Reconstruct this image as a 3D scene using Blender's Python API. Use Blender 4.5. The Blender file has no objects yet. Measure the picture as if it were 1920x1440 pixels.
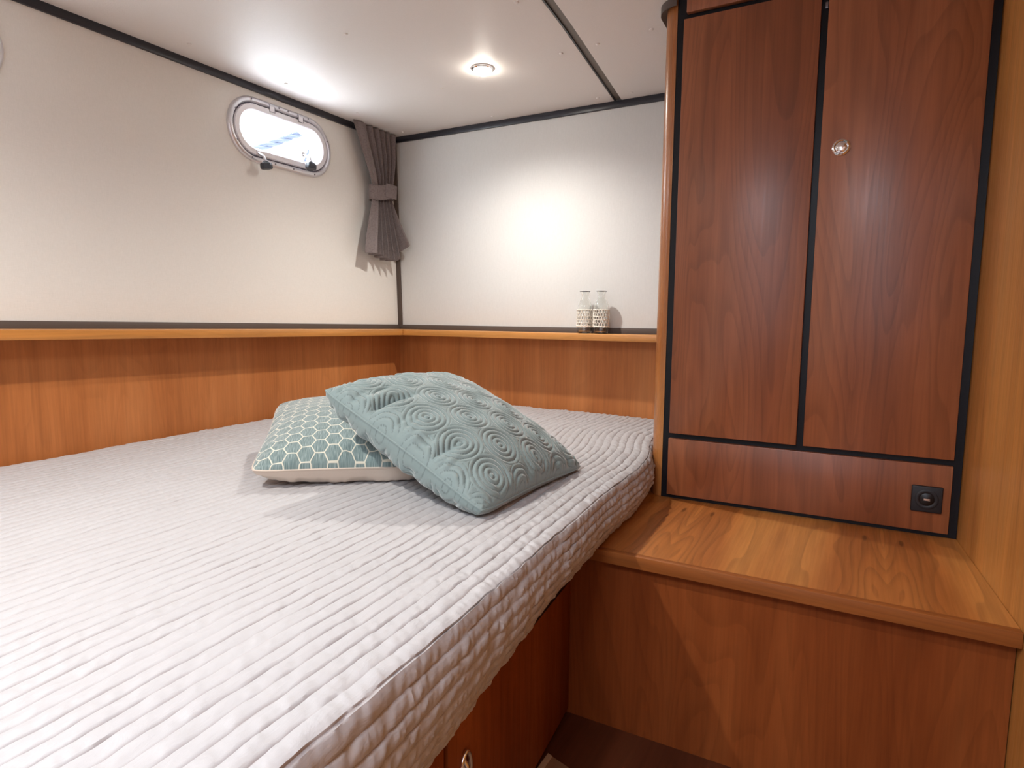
import bpy, bmesh, math, random
import numpy as np
from mathutils import Matrix, Vector
random.seed(7)
D = bpy.data
COL = bpy.context.scene.collection
SC = bpy.context.scene

# ------------------------------------------------------------------ camera
YAW, PITCH, ROLL, FPX = math.radians(-28.848), math.radians(6.186), math.radians(.504), 1169.7
f_ = np.array([math.sin(YAW)*math.cos(PITCH), math.cos(YAW)*math.cos(PITCH), -math.sin(PITCH)])
r_ = np.array([math.cos(YAW), -math.sin(YAW), 0.0])
u_ = np.cross(r_, f_)
cr, sr = math.cos(ROLL), math.sin(ROLL)
rr, uu = cr*r_ + sr*u_, -sr*r_ + cr*u_
cd = D.cameras.new('camera'); cam = D.objects.new('camera', cd); COL.objects.link(cam)
cam.matrix_world = Matrix([[rr[0], uu[0], -f_[0], 0], [rr[1], uu[1], -f_[1], 0], [rr[2], uu[2], -f_[2], 1.25], [0, 0, 0, 1]])
cd.sensor_width = 36; cd.lens = 36*FPX/1920; cd.clip_start = .02; cd.clip_end = 60
SC.camera = cam

# ------------------------------------------------------------------ world, daylight, exposure
SC.view_settings.view_transform = 'Standard'; SC.view_settings.look = 'None'
SC.view_settings.gamma = 1; SC.view_settings.use_curve_mapping = False
SC.view_settings.exposure = 1.06
w = D.worlds.new('sky'); SC.world = w; w.use_nodes = True
bg = w.node_tree.nodes['Background']
bg.inputs[0].default_value = (.86, .93, 1, 1); bg.inputs[1].default_value = 11.0

def lamp(kind, name, loc, energy, color, rot=(0, 0, 0), **kw):
    l = D.lights.new(name, kind); l.energy = energy; l.color = color
    for k, v in kw.items(): setattr(l, k, v)
    o = D.objects.new(name, l); COL.objects.link(o); o.location = loc; o.rotation_euler = rot
    return o
# added cool fill lamp in the unseen doorway, brightens bed side, walls and doors
lamp('AREA', 'doorway_fill', (.02, -1.14, 1.30), 2.7, (.76, .84, 1), (math.radians(90), 0, 0), shape='RECTANGLE', size=.62, size_y=1.3)
# daylight falling through the deck hatch in the ceiling behind the camera
lamp('AREA', 'deck_hatch_daylight', (-.28, -.48, 2.03), 12.0, (.80, .88, 1), (0, 0, 0), shape='RECTANGLE', size=.50, size_y=.50)

# ------------------------------------------------------------------ helpers
def tag(o, label=None, cat=None, group=None, kind=None):
    if label: o['label'] = label
    if cat: o['category'] = cat
    if group: o['group'] = group
    if kind: o['kind'] = kind
    return o
def empty(name, loc, label=None, cat=None, group=None, kind=None):
    o = D.objects.new(name, None); COL.objects.link(o); o.location = loc; o.empty_display_size = .1
    return tag(o, label, cat, group, kind)
def finish(name, me, mat, parent=None, origin=None, smooth=True):
    """mesh in world coordinates -> object whose origin is `origin` (or the parent's)"""
    if mat is not None and not me.materials: me.materials.append(mat)
    o = D.objects.new(name, me); COL.objects.link(o)
    if parent is not None:
        p = Vector(parent.matrix_world.translation) if parent.parent else Vector(parent.location)
        base = Vector((0, 0, 0)); q = parent
        while q is not None: base += Vector(q.location); q = q.parent
        me.transform(Matrix.Translation(-base)); o.parent = parent
    else:
        if origin is None:
            xs = [v.co for v in me.vertices]
            origin = (sum(v.x for v in xs)/len(xs), sum(v.y for v in xs)/len(xs), min(v.z for v in xs))
        me.transform(Matrix.Translation(-Vector(origin))); o.location = origin
    if smooth:
        me.shade_smooth()
        try: me.set_sharp_from_angle(angle=math.radians(38))
        except Exception: pass
    me.update()
    return o
def bm_mesh(bm, name='m'):
    bmesh.ops.recalc_face_normals(bm, faces=bm.faces)
    me = D.meshes.new(name); bm.to_mesh(me); bm.free(); return me
def add_hexa(bm, P):
    vs = [bm.verts.new(p) for p in P]
    fs = [bm.faces.new([vs[i] for i in q]) for q in ((0,1,2,3),(4,7,6,5),(0,4,5,1),(1,5,6,2),(2,6,7,3),(3,7,4,0))]
    return vs, fs
def add_box(bm, x0, x1, y0, y1, z0, z1, bevel=0, seg=2, M=None):
    P = [(x0,y0,z0),(x1,y0,z0),(x1,y1,z0),(x0,y1,z0),(x0,y0,z1),(x1,y0,z1),(x1,y1,z1),(x0,y1,z1)]
    if M is not None: P = [M @ Vector(p) for p in P]
    vs, fs = add_hexa(bm, P)
    if bevel:
        es = list({e for v in vs for e in v.link_edges})
        bmesh.ops.bevel(bm, geom=es, offset=bevel, segments=seg, profile=.5, affect='EDGES')
def box(name, x0, x1, y0, y1, z0, z1, mat, parent=None, bevel=0, seg=2, M=None):
    bm = bmesh.new(); add_box(bm, x0, x1, y0, y1, z0, z1, bevel, seg, M)
    return finish(name, bm_mesh(bm), mat, parent)
def prism(name, pts, mat, parent=None, bevel=0, thick=None):
    """pts: bottom polygon 3D list, thick: Vector extrusion"""
    bm = bmesh.new()
    a = [bm.verts.new(p) for p in pts]; b = [bm.verts.new(Vector(p)+Vector(thick)) for p in pts]
    n = len(a); bm.faces.new(a); bm.faces.new(b[::-1])
    for i in range(n): bm.faces.new((a[i], b[i], b[(i+1) % n], a[(i+1) % n]))
    if bevel: bmesh.ops.bevel(bm, geom=list(bm.edges), offset=bevel, segments=2, profile=.5, affect='EDGES')
    return finish(name, bm_mesh(bm), mat, parent)
def add_tube(bm, path, r, seg=12, caps=True, closed=False, taper=None):
    path = [Vector(p) for p in path]; rings = []; n = len(path)
    prev = None
    for i, p in enumerate(path):
        if closed: t = path[(i+1) % n]-path[i-1]
        else: t = path[min(i+1, n-1)]-path[max(i-1, 0)]
        t.normalize()
        if prev is None:
            a = Vector((0, 0, 1)) if abs(t.z) < .9 else Vector((1, 0, 0)); nrm = t.cross(a).normalized()
        else: nrm = (prev-t*prev.dot(t)).normalized()
        prev = nrm; bn = t.cross(nrm)
        rad = r*(taper[i] if taper else 1)
        rings.append([bm.verts.new(p+rad*(math.cos(2*math.pi*k/seg)*nrm+math.sin(2*math.pi*k/seg)*bn)) for k in range(seg)])
    for i in range(n if closed else n-1):
        A, B = rings[i], rings[(i+1) % n]
        for k in range(seg): bm.faces.new((A[k], A[(k+1) % seg], B[(k+1) % seg], B[k]))
    if caps and not closed: bm.faces.new(rings[0][::-1]); bm.faces.new(rings[-1])
def add_lathe(bm, prof, M=None, seg=32, closed=False):
    """prof: list of (r, z) ; axis local z"""
    M = M or Matrix.Identity(4); rings = []
    for (r, z) in prof:
        if r < 1e-6: rings.append([bm.verts.new(M @ Vector((0, 0, z)))])
        else: rings.append([bm.verts.new(M @ Vector((r*math.cos(2*math.pi*k/seg), r*math.sin(2*math.pi*k/seg), z))) for k in range(seg)])
    m = len(rings)
    for i in range(m if closed else m-1):
        A, B = rings[i], rings[(i+1) % m]
        for k in range(seg):
            k2 = (k+1) % seg
            if len(A) == 1 and len(B) == 1: continue
            if len(A) == 1: bm.faces.new((A[0], B[k2], B[k]))
            elif len(B) == 1: bm.faces.new((A[k], A[k2], B[0]))
            else: bm.faces.new((A[k], A[k2], B[k2], B[k]))
def grid_mesh(name, V, uv=None, closed_u=False, attrs=None):
    nu, nv = V.shape[:2]
    me = D.meshes.new(name)
    idx = np.arange(nu*nv).reshape(nu, nv)
    if closed_u: A = idx; B = np.roll(idx, -1, 0)
    else: A = idx[:-1]; B = idx[1:]
    F = np.stack([A[:, :-1], B[:, :-1], B[:, 1:], A[:, 1:]], -1).reshape(-1, 4)
    me.vertices.add(nu*nv); me.vertices.foreach_set('co', V.reshape(-1).astype(np.float32))
    me.loops.add(F.size); me.loops.foreach_set('vertex_index', F.reshape(-1).astype(np.int32))
    me.polygons.add(len(F)); me.polygons.foreach_set('loop_start', (np.arange(len(F))*4).astype(np.int32))
    me.polygons.foreach_set('loop_total', np.full(len(F), 4, np.int32))
    me.update(calc_edges=True); me.validate()
    if uv is not None:
        l = me.uv_layers.new(name='UVMap'); l.data.foreach_set('uv', uv.reshape(-1, 2)[F.reshape(-1)].reshape(-1).astype(np.float32))
    for k, a in (attrs or {}).items():
        at = me.attributes.new(k, 'FLOAT', 'POINT'); at.data.foreach_set('value', a.reshape(-1).astype(np.float32))
    return me
def vnoise(x, y, seed=0):
    xi, yi = np.floor(x).astype(np.int64), np.floor(y).astype(np.int64); xf, yf = x-xi, y-yi
    def h(a, b):
        n = (a*374761393 + b*668265263 + seed*1442695041) & 0xffffffff
        n = ((n ^ (n >> 13))*1274126177) & 0xffffffff
        return ((n ^ (n >> 16)) & 0xffff)/65535.0*2-1
    s, t = xf*xf*(3-2*xf), yf*yf*(3-2*yf)
    return (h(xi, yi)*(1-s)+h(xi+1, yi)*s)*(1-t)+(h(xi, yi+1)*(1-s)+h(xi+1, yi+1)*s)*t
def sstep(a, b, x):
    t = np.clip((x-a)/(b-a), 0, 1); return t*t*(3-2*t)

# ------------------------------------------------------------------ materials
class NT:
    def __init__(s, name):
        s.m = D.materials.new(name); s.m.use_nodes = True; s.t = s.m.node_tree; s.n = s.t.nodes
        s.p = s.n['Principled BSDF']; s.out = s.n['Material Output']
    def new(s, k, **kw):
        n = s.n.new(k)
        for a, b in kw.items(): setattr(n, a, b)
        return n
    def link(s, a, b): s.t.links.new(a, b)
    def coord(s, kind='Object', scale=(1, 1, 1), rot=(0, 0, 0), loc=(0, 0, 0)):
        c = s.new('ShaderNodeTexCoord'); m = s.new('ShaderNodeMapping')
        s.link(c.outputs[kind], m.inputs[0]); m.inputs['Scale'].default_value = scale
        m.inputs['Rotation'].default_value = rot; m.inputs['Location'].default_value = loc
        return m.outputs[0]
    def noise(s, v, scale, detail=3, rough=.5, dist=0):
        n = s.new('ShaderNodeTexNoise'); s.link(v, n.inputs['Vector']); n.inputs['Scale'].default_value = scale
        n.inputs['Detail'].default_value = detail; n.inputs['Roughness'].default_value = rough
        n.inputs['Distortion'].default_value = dist; return n.outputs['Fac']
    def ramp(s, f, stops, interp='LINEAR'):
        r = s.new('ShaderNodeValToRGB'); s.link(f, r.inputs[0]); r.color_ramp.interpolation = interp
        e = r.color_ramp.elements
        while len(e) < len(stops): e.new(.5)
        for i, (p, c) in enumerate(stops):
            e[i].position = p; e[i].color = (c, c, c, 1) if isinstance(c, (int, float)) else (*c, 1)
        return r.outputs[0]
    def math(s, op, a, b=None, c=None):
        m = s.new('ShaderNodeMath', operation=op)
        for i, v in enumerate((a, b, c)):
            if v is None: continue
            if isinstance(v, (int, float)): m.inputs[i].default_value = v
            else: s.link(v, m.inputs[i])
        return m.outputs[0]
    def mix(s, f, a, b, mode='MIX'):
        m = s.new('ShaderNodeMix', data_type='RGBA', blend_type=mode)
        for sock, v in ((m.inputs[0], f), (m.inputs[6], a), (m.inputs[7], b)):
            if isinstance(v, (int, float)): sock.default_value = v
            elif isinstance(v, tuple): sock.default_value = (*v, 1)
            else: s.link(v, sock)
        return m.outputs[2]
    def bump(s, h, dist, strength=1.0):
        b = s.new('ShaderNodeBump'); b.inputs['Distance'].default_value = dist; b.inputs['Strength'].default_value = strength
        s.link(h, b.inputs['Height']); s.link(b.outputs[0], s.p.inputs['Normal'])
    def set(s, **kw):
        for k, v in kw.items():
            i = s.p.inputs[k.replace('_', ' ')]
            if isinstance(v, (int, float)): i.default_value = v
            elif isinstance(v, tuple): i.default_value = (*v, 1)
            else: s.link(v, i)
        return s.m
def plain(name, col, rough=.5, metal=0, noise=0, **kw):
    t = NT(name); t.set(Base_Color=col, Roughness=rough, Metallic=metal, **kw)
    if noise:
        n = t.noise(t.coord(), 60, 3)
        t.set(Base_Color=t.mix(n, tuple(c*(1-noise) for c in col), tuple(min(1, c*(1+noise)) for c in col)))
    return t.m
def srgb(r, g, b):
    f = lambda c: (c/255/12.92 if c/255 < .04045 else ((c/255+.055)/1.055)**2.4)
    return (f(r), f(g), f(b))
def wood(name, dark, mid, light, axis='Z', rough=.33, off=(0, 0, 0), ring=1.0, coat=.15, con=1.0, book=0):
    """cherry veneer: broad tone bands, growth-ring contours, fine pores and small gum flecks"""
    t = NT(name)
    along = {'X': 0, 'Y': 1, 'Z': 2}[axis]
    def sc(a, l): v = [a, a, a]; v[along] = l; return tuple(v)
    if book:      # book-matched leaves: mirror the figure every `book` metres across x
        base_coord = t.coord
        def mirrored(kind='Object', scale=(1, 1, 1), rot=(0, 0, 0), loc=(0, 0, 0)):
            sx = t.new('ShaderNodeSeparateXYZ'); t.link(base_coord(kind), sx.inputs[0])
            pp = t.math('PINGPONG', t.math('ADD', sx.outputs[0], 3*book+.03), book)
            cx = t.new('ShaderNodeCombineXYZ'); t.link(pp, cx.inputs[0]); t.link(sx.outputs[1], cx.inputs[1]); t.link(sx.outputs[2], cx.inputs[2])
            mp = t.new('ShaderNodeMapping'); t.link(cx.outputs[0], mp.inputs[0]); mp.inputs['Scale'].default_value = scale; mp.inputs['Location'].default_value = loc
            return mp.outputs[0]
        t.coord = mirrored
    broad = t.noise(t.coord(scale=sc(7, .8), loc=off), 1, 4, .55, .35)
    col = t.ramp(broad, [(.36, dark), (.5, mid), (.64, light)])
    rv = t.noise(t.coord(scale=sc(5.0, .75), loc=off), 1, 2.2, .45, .5)
    fr = t.math('FRACT', t.math('MULTIPLY', rv, 21.0))
    line = t.ramp(fr, [(0, 1), (.5, .94), (.90, .55), (.96, .62), (1, 1)])
    col = t.mix(.50*ring, col, line, 'MULTIPLY')
    fine = t.noise(t.coord(scale=sc(190, 5), loc=off), 1, 3, .6)
    col = t.mix(.55, col, t.ramp(fine, [(.3, .78), (.6, 1.0)]), 'MULTIPLY')
    streak = t.noise(t.coord(scale=sc(48, 1.3), loc=off), 1, 3, .55, .3)
    col = t.mix(.55*max(con, .5), col, t.ramp(streak, [(.32, .72), (.62, 1.06)]), 'MULTIPLY')
    hz = t.noise(t.coord(scale=sc(22, 16), loc=off), 1, 2)
    col = t.mix(.22, col, t.ramp(hz, [(.3, .8), (.7, 1.0)]), 'MULTIPLY')
    vo = t.new('ShaderNodeTexVoronoi'); t.link(t.coord(scale=sc(9, 2.0), loc=off), vo.inputs['Vector']); vo.inputs['Scale'].default_value = 1
    col = t.mix(.75, col, t.ramp(vo.outputs['Distance'], [(.030, .35), (.052, 1)]), 'MULTIPLY')
    t.set(Base_Color=col, Roughness=t.ramp(fine, [(.3, rough+.08), (.7, rough-.03)]), Coat_Weight=coat, Coat_Roughness=.28, Specular_IOR_Level=.5*con)
    t.bump(fine, .0002, .5)
    return t.m

RED = [(.27, .078, .027), (.325, .100, .036), (.38, .128, .049)]
MID = [(.46, .155, .043), (.52, .185, .055), (.59, .225, .072)]
DRK = [(.21, .049, .0105), (.26, .066, .0150), (.31, .086, .021)]
ORG = [(.42, .14, .031), (.52, .19, .044), (.60, .25, .062)]
YEL = [(.55, .225, .052), (.62, .265, .064), (.68, .305, .080)]
M = {}
M['door'] = wood('cherry_veneer_door', *RED, off=(3.1, 1.7, .4), rough=.38, coat=.38, ring=.85)
M['door2'] = wood('cherry_veneer_door_second', *RED, off=(8.3, 4.7, 2.4), rough=.38, coat=.38, ring=.85)
M['panel'] = wood('cherry_veneer_panel', *MID, off=(5.5, 2.2, 1.4), ring=.3, con=.6, coat=.05)
M['cabinet'] = wood('cherry_veneer_cabinet', *DRK, off=(1.5, 7.2, 9.4), ring=.5, coat=0, rough=.5, con=.25)
M['top'] = wood('cherry_veneer_counter', *ORG, axis='Y', off=(2.2, 5.1, 0), ring=1.0, rough=.34, coat=.05, book=.21)
M['nosing'] = wood('cherry_lipping', *[(a*.72, b*.66, c*.68) for a, b, c in ORG], axis='X', ring=.4, coat=0, rough=.42, con=.6)
M['edge_x'] = wood('light_cherry_shelf_lipping', *YEL, axis='X', ring=.3)
M['edge_y'] = wood('light_cherry_shelf_lipping_side', *YEL, axis='Y', ring=.3)
M['post'] = wood('cherry_post', *[(a*.92, b*.95, c*1.1) for a, b, c in ORG], axis='Z', ring=.3, rough=.25, coat=.5)
M['side'] = wood('golden_cherry_side', *YEL, axis='Z', off=(4, 4, 1), ring=.3)
M['floor'] = wood('dark_cherry_floor', (.085, .022, .009), (.11, .030, .012), (.14, .042, .017), axis='Y', ring=.5)
M['hatch'] = wood('brown_hatch_board', (.20, .10, .05), (.24, .125, .062), (.28, .15, .075), axis='Y', ring=.3)
M['pale'] = wood('pale_hatch_lipping', (.42, .27, .16), (.48, .31, .19), (.52, .35, .21), axis='Y', ring=.2)
M['black'] = plain('black_laminate', (.008, .008, .011), .4, Specular_IOR_Level=.25)
M['blacktrim'] = plain('dark_trim', (.022, .023, .031), .3)
M['greytrim'] = plain('grey_seam_strip', (.16, .14, .12), .5)
M['basetrim'] = plain('brown_black_base_strip', (.085, .062, .050), .6)
M['plastic'] = plain('anthracite_plastic', (.011, .011, .014), .5, noise=.1)
M['plastic_deep'] = plain('black_socket_plastic', (.004, .004, .005), .3)
M['knob'] = plain('grey_knob_plastic', (.045, .055, .07), .5)
M['chrome'] = plain('chrome', (.86, .86, .88), .09, 1)
M['steel'] = plain('dark_steel_screw', (.22, .22, .25), .35, .9)
M['gasket'] = plain('rubber_gasket', (.10, .10, .14), .6)
M['thread'] = plain('cream_crochet_cotton', (.82, .76, .66), .9)

def textile(name, c1, c2, rough, bx):
    t = NT(name)
    a = t.noise(t.coord(scale=(900, 900, 60)), 1, 2); b = t.noise(t.coord(scale=(70, 70, 900)), 1, 2)
    s = t.math('ADD', t.math('MULTIPLY', a, .55), t.math('MULTIPLY', b, .45))
    t.set(Base_Color=t.mix(t.ramp(s, [(.35, 0.0), (.65, 1.0)]), c1, c2), Roughness=rough, Specular_IOR_Level=.3)
    t.bump(s, .0004, bx); return t.m
M['wall'] = textile('cream_wall_vinyl', (.74, .722, .675), (.79, .770, .725), .62, .5)
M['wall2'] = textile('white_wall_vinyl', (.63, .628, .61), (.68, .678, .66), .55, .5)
t = NT('pale_ceiling_vinyl'); n = t.noise(t.coord(), 330, 3)
t.set(Base_Color=t.mix(n, (.75, .715, .685), (.81, .775, .745)), Roughness=.55); t.bump(n, .0006, .5); M['ceil'] = t.m
t = NT('brushed_aluminium'); n = t.noise(t.coord(scale=(40, 40, 400)), 1, 3)
t.set(Base_Color=(.72, .72, .76), Metallic=.7, Roughness=t.ramp(n, [(.3, .28), (.7, .42)])); M['alu'] = t.m
M['whitealu'] = plain('pale_satin_aluminium', (.80, .79, .82), .4, .25)
# clear glass pane
t = NT('clear_pane'); tr = t.new('ShaderNodeBsdfTransparent'); gl = t.new('ShaderNodeBsdfGlossy'); gl.inputs['Roughness'].default_value = .02
mx = t.new('ShaderNodeMixShader'); mx.inputs[0].default_value = .05
t.link(tr.outputs[0], mx.inputs[1]); t.link(gl.outputs[0], mx.inputs[2]); t.link(mx.outputs[0], t.out.inputs[0])
M['pane'] = t.m
t = NT('bottle_glass'); t.set(Base_Color=(.97, .98, .97), Roughness=.01, Transmission_Weight=1.0, IOR=1.45); M['glass'] = t.m
t = NT('lamp_lens'); t.set(Base_Color=(1, 1, 1), Emission_Color=(1, .93, .82), Emission_Strength=45.0); M['lens'] = t.m
# curtain
t = NT('taupe_curtain_linen'); a = t.noise(t.coord(scale=(700, 700, 90)), 1, 2); b = t.noise(t.coord(scale=(90, 90, 800)), 1, 2)
s = t.math('ADD', a, b); t.set(Base_Color=t.mix(t.ramp(s, [(.8, 0), (1.2, 1)]), (.125, .098, .094), (.20, .165, .16)), Roughness=.95, Sheen_Weight=.2)
t.bump(s, .0003, .5); M['curtain'] = t.m
# bedspread satin cotton
t = NT('quilted_bedspread_satin'); n1 = t.noise(t.coord(scale=(50, 22, 50)), 1, 4, .6, .6); n2 = t.noise(t.coord(), 1500, 2)
at = t.new('ShaderNodeAttribute', attribute_name='stitch')
c = t.mix(n1, (.435, .427, .435), (.478, .47, .478)); c = t.mix(at.outputs['Fac'], c, (.30, .25, .24))
t.set(Base_Color=c, Roughness=.48, Sheen_Weight=.1, Specular_IOR_Level=.4)
h = t.math('ADD', n1, t.math('MULTIPLY', n2, .05)); t.bump(h, .003, .5); M['spread'] = t.m
# teal velvet with stitched rings
t = NT('teal_quilted_velvet'); at = t.new('ShaderNodeAttribute', attribute_name='stitch'); n = t.noise(t.coord(), 40, 3)
c = t.mix(n, (.185, .25, .25), (.228, .298, .294)); c = t.mix(at.outputs['Fac'], c, (.105, .14, .145))  # darker dashes paint in the shade of the small stitch dimples
t.set(Base_Color=c, Roughness=.7, Sheen_Weight=.8, Sheen_Roughness=.35); t.bump(t.noise(t.coord(), 1200, 2), .0003, .3); M['teal'] = t.m
# hexagon cloth
t = NT('hexagon_woven_cloth')
uvc = t.new('ShaderNodeTexCoord'); sp = t.new('ShaderNodeSeparateXYZ'); t.link(uvc.outputs['UV'], sp.inputs[0])
S = 1/.0335
X = t.math('MULTIPLY', sp.outputs[1], S); Y = t.math('MULTIPLY', sp.outputs[0], S)     # swapped: flat edges run along u
def cell(xo, yo):
    gx = t.math('SUBTRACT', t.math('FLOORED_MODULO', t.math('ADD', X, xo), 1.0), .5)
    gy = t.math('SUBTRACT', t.math('FLOORED_MODULO', t.math('ADD', Y, yo), 1.7320508), .8660254)
    return gx, gy
ax, ay = cell(0, 0); bx_, by_ = cell(.5, .8660254)
def l2(a, b): return t.math('ADD', t.math('MULTIPLY', a, a), t.math('MULTIPLY', b, b))
def hd(a, b):
    a, b = t.math('ABSOLUTE', a), t.math('ABSOLUTE', b)
    return t.math('MAXIMUM', a, t.math('ADD', t.math('MULTIPLY', a, .5), t.math('MULTIPLY', b, .8660254)))
sel = t.math('LESS_THAN', l2(ax, ay), l2(bx_, by_))
hx = t.math('ADD', t.math('MULTIPLY', hd(ax, ay), sel), t.math('MULTIPLY', hd(bx_, by_), t.math('SUBTRACT', 1.0, sel)))
mask = t.ramp(hx, [(.455, 0), (.472, 1)])
st = t.noise(t.coord('UV', scale=(900, 60, 1)), 1, 2)
hcol = t.ramp(st, [(.35, (.085, .14, .14)), (.5, (.145, .21, .21)), (.66, (.27, .34, .33))])
c = t.mix(mask, hcol, (.62, .60, .50))
t.set(Base_Color=c, Roughness=.75, Sheen_Weight=.5); t.bump(t.math('ADD', st, t.math('MULTIPLY', mask, 1.2)), .0006, .6); M['hex'] = t.m
t = NT('cream_cushion_cotton'); n = t.noise(t.coord(), 900, 2); t.set(Base_Color=(.60, .51, .43), Roughness=.9, Sheen_Weight=.2); t.bump(n, .0002, .4); M['cream'] = t.m
M['rope'] = plain('blue_grey_rope', (.022, .030, .055), .8, noise=.3)

# ------------------------------------------------------------------ room shell
XL, YB = -1.90, 2.34
def wx(z): return XL - .030*max(z-1.2, 0)/.86          # hull side leans outwards a little
def zc(x, y):
    u = min(max((x+1.9)/1.4, 0), 1.15); v = min(max((2.34-y)/.6, 0), 1); return 2.060+.026*u*v
def sheer(y): return .0135*(2.34-y)               # the ledge line rises towards the camera
Z0 = .318

# floor and hatch board
box('floor', -2.0, .75, -1.1, 2.5, Z0-.04, Z0, M['floor'])['kind'] = 'structure'
fh = empty('floor_hatch', (-.20, .60, Z0), 'brown wooden floor hatch board with pale edge strip on the dark cabin floor', 'hatch')
prism('hatch_board', [(-.512, 1.122, Z0), (-.512, -.2, Z0), (.20, -.2, Z0), (.20, .905, Z0)], M['hatch'], fh, thick=(0, 0, .005))
prism('edge_strip', [(-.524, 1.125, Z0), (-.524, -.2, Z0), (-.512, -.2, Z0), (-.512, 1.121, Z0)], M['pale'], fh, thick=(0, 0, .007))

# ceiling: two boards either side of a grey seam
ceil = empty('ceiling', (-.9, .7, 2.06), kind='structure')
def ceil_board(name, xf0, xf1):
    N, K = 40, 46; ys = np.linspace(-1.1, 2.34, K); V = np.zeros((2*N, K, 3))
    for j, y in enumerate(ys):
        a, b = xf0(y), xf1(y)
        for i in range(N):
            x = a+(b-a)*i/(N-1); V[i, j] = (x, y, zc(x, y)); V[2*N-1-i, j] = (x, y, zc(x, y)+.018)
    return finish(name, grid_mesh(name, V, closed_u=True), M['ceil'], ceil)
seam = lambda y: -.840+.094*(2.34-y)
ceil_board('ceiling_board', lambda y: wx(2.06)-.02, lambda y: seam(y)-.015)
ceil_board('ceiling_board', lambda y: seam(y)+.014, lambda y: .60)
bm = bmesh.new(); pts = [(seam(y), y) for y in np.linspace(-1.1, 2.34, 30)]
for (x, y), (x2, y2) in zip(pts[:-1], pts[1:]):
    add_hexa(bm, [(x-.02, y, zc(x, y)+.006), (x+.02, y, zc(x, y)+.006), (x2+.02, y2, zc(x2, y2)+.006), (x2-.02, y2, zc(x2, y2)+.006),
                  (x-.02, y, zc(x, y)+.02), (x+.02, y, zc(x, y)+.02), (x2+.02, y2, zc(x2, y2)+.02), (x2-.02, y2, zc(x2, y2)+.02)])
finish('trim_1', bm_mesh(bm), M['greytrim'], smooth=False)['kind'] = 'structure'
box('ceiling_deck', -2.1, .8, -1.1, 2.5, 2.11, 2.15, M['ceil'], ceil)
caps = [(-1.822, 1.631), (-1.822, 1.265), (-1.822, .90), (-1.822, 1.99), (-1.822, 2.277), (-.845, 1.54), (-.869, 1.879), (-.744, 1.873),
        (-.574, 1.86), (-.77, 2.279), (-.899, 2.275), (-1.366, 1.933), (-1.36, 2.28), (-1.366, 1.45), (-.72, 1.54)]
for x, y in caps:
    bm = bmesh.new(); add_lathe(bm, [(0, 0), (.0065, 0), (.0062, -.0022), (.004, -.0034), (0, -.0038)], Matrix.Translation((x, y, zc(x, y)+.0004)), 16)
    finish('screw_cap', bm_mesh(bm), M['ceil'], ceil)

# deck hatch frame behind the camera
hf = empty('window_3', (-.28, -.48, 2.05), kind='structure')
for a_, b_, c_, d_ in ((-.56, 0, -.76, -.74), (-.56, 0, -.22, -.20), (-.56, -.54, -.74, -.22), (-.02, 0, -.74, -.22)):
    box('hatch_frame', a_, b_, c_, d_, 2.02, 2.075, M['alu'], hf)

bm = bmesh.new()
for (x, y), (x2, y2) in zip(pts[:-1], pts[1:]):
    add_hexa(bm, [(x-.0155, y, zc(x, y)+.0005), (x-.0105, y, zc(x, y)+.0005), (x2-.0105, y2, zc(x2, y2)+.0005), (x2-.0155, y2, zc(x2, y2)+.0005),
                  (x-.0155, y, zc(x, y)+.007), (x-.0105, y, zc(x, y)+.007), (x2-.0105, y2, zc(x2, y2)+.007), (x2-.0155, y2, zc(x2, y2)+.007)])
finish('trim_7', bm_mesh(bm), M['blacktrim'], smooth=False)['kind'] = 'structure'

# hull side wall with two oval openings
PORTS = [(1.70, 1.902), (.585, 1.905)]
PL, PR = .125, .114
def stadium(r, L=PL, n=16):
    o = []
    for k in range(n+1): a = -math.pi/2+math.pi*k/n; o.append((L+r*math.cos(a), r*math.sin(a)))
    for k in range(n+1): a = math.pi/2+math.pi*k/n; o.append((-L+r*math.cos(a), r*math.sin(a)))
    return o
bm = bmesh.new(); edges = []
def loop(pts):
    vs = [bm.verts.new(p) for p in pts]
    for a, b in zip(vs, vs[1:]+vs[:1]): edges.append(bm.edges.new((a, b)))
loop([(wx(z), y, z) for y, z in ((-1.1, 1.2), (YB+.1, 1.2), (YB+.1, 2.12), (-1.1, 2.12))])
for (py, pz) in PORTS: loop([(wx(pz+b), py+a, pz+b) for a, b in stadium(.092)])
bmesh.ops.triangle_fill(bm, edges=edges, use_beauty=True)
wl = finish('wall_left', bm_mesh(bm), M['wall'], smooth=False); wl['kind'] = 'structure'
so = wl.modifiers.new('s', 'SOLIDIFY'); so.thickness = .03; so.offset = 1
for v in wl.data.polygons[:1]:
    if v.normal.x < 0: wl.data.flip_normals()
so.offset = -1
box('wall_lower', XL-.04, XL, -1.1, YB+.1, .30, 1.2, M['wall'], wl)
wb = box('wall_back', -2.0, .60, YB, YB+.03, .30, 2.12, M['wall2']); wb['kind'] = 'structure'
# lower cherry panelling (children of the walls)
def wall_child(name, pts, thick, mat, parent, bevel=0): return prism(name, pts, mat, parent, bevel, thick)
wall_child('wood_panelling', [(XL+.006, -1.1, .5), (XL+.006, YB, .5), (XL+.006, YB, 1.17), (XL+.006, -1.1, 1.215)], (-.004, 0, 0), M['panel'], wl)
wall_child('wood_panelling', [(XL, YB-.004, .5), (.0, YB-.004, .5), (.0, YB-.004, 1.17), (XL, YB-.004, 1.17)], (0, .003, 0), M['panel'], wb)
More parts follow.
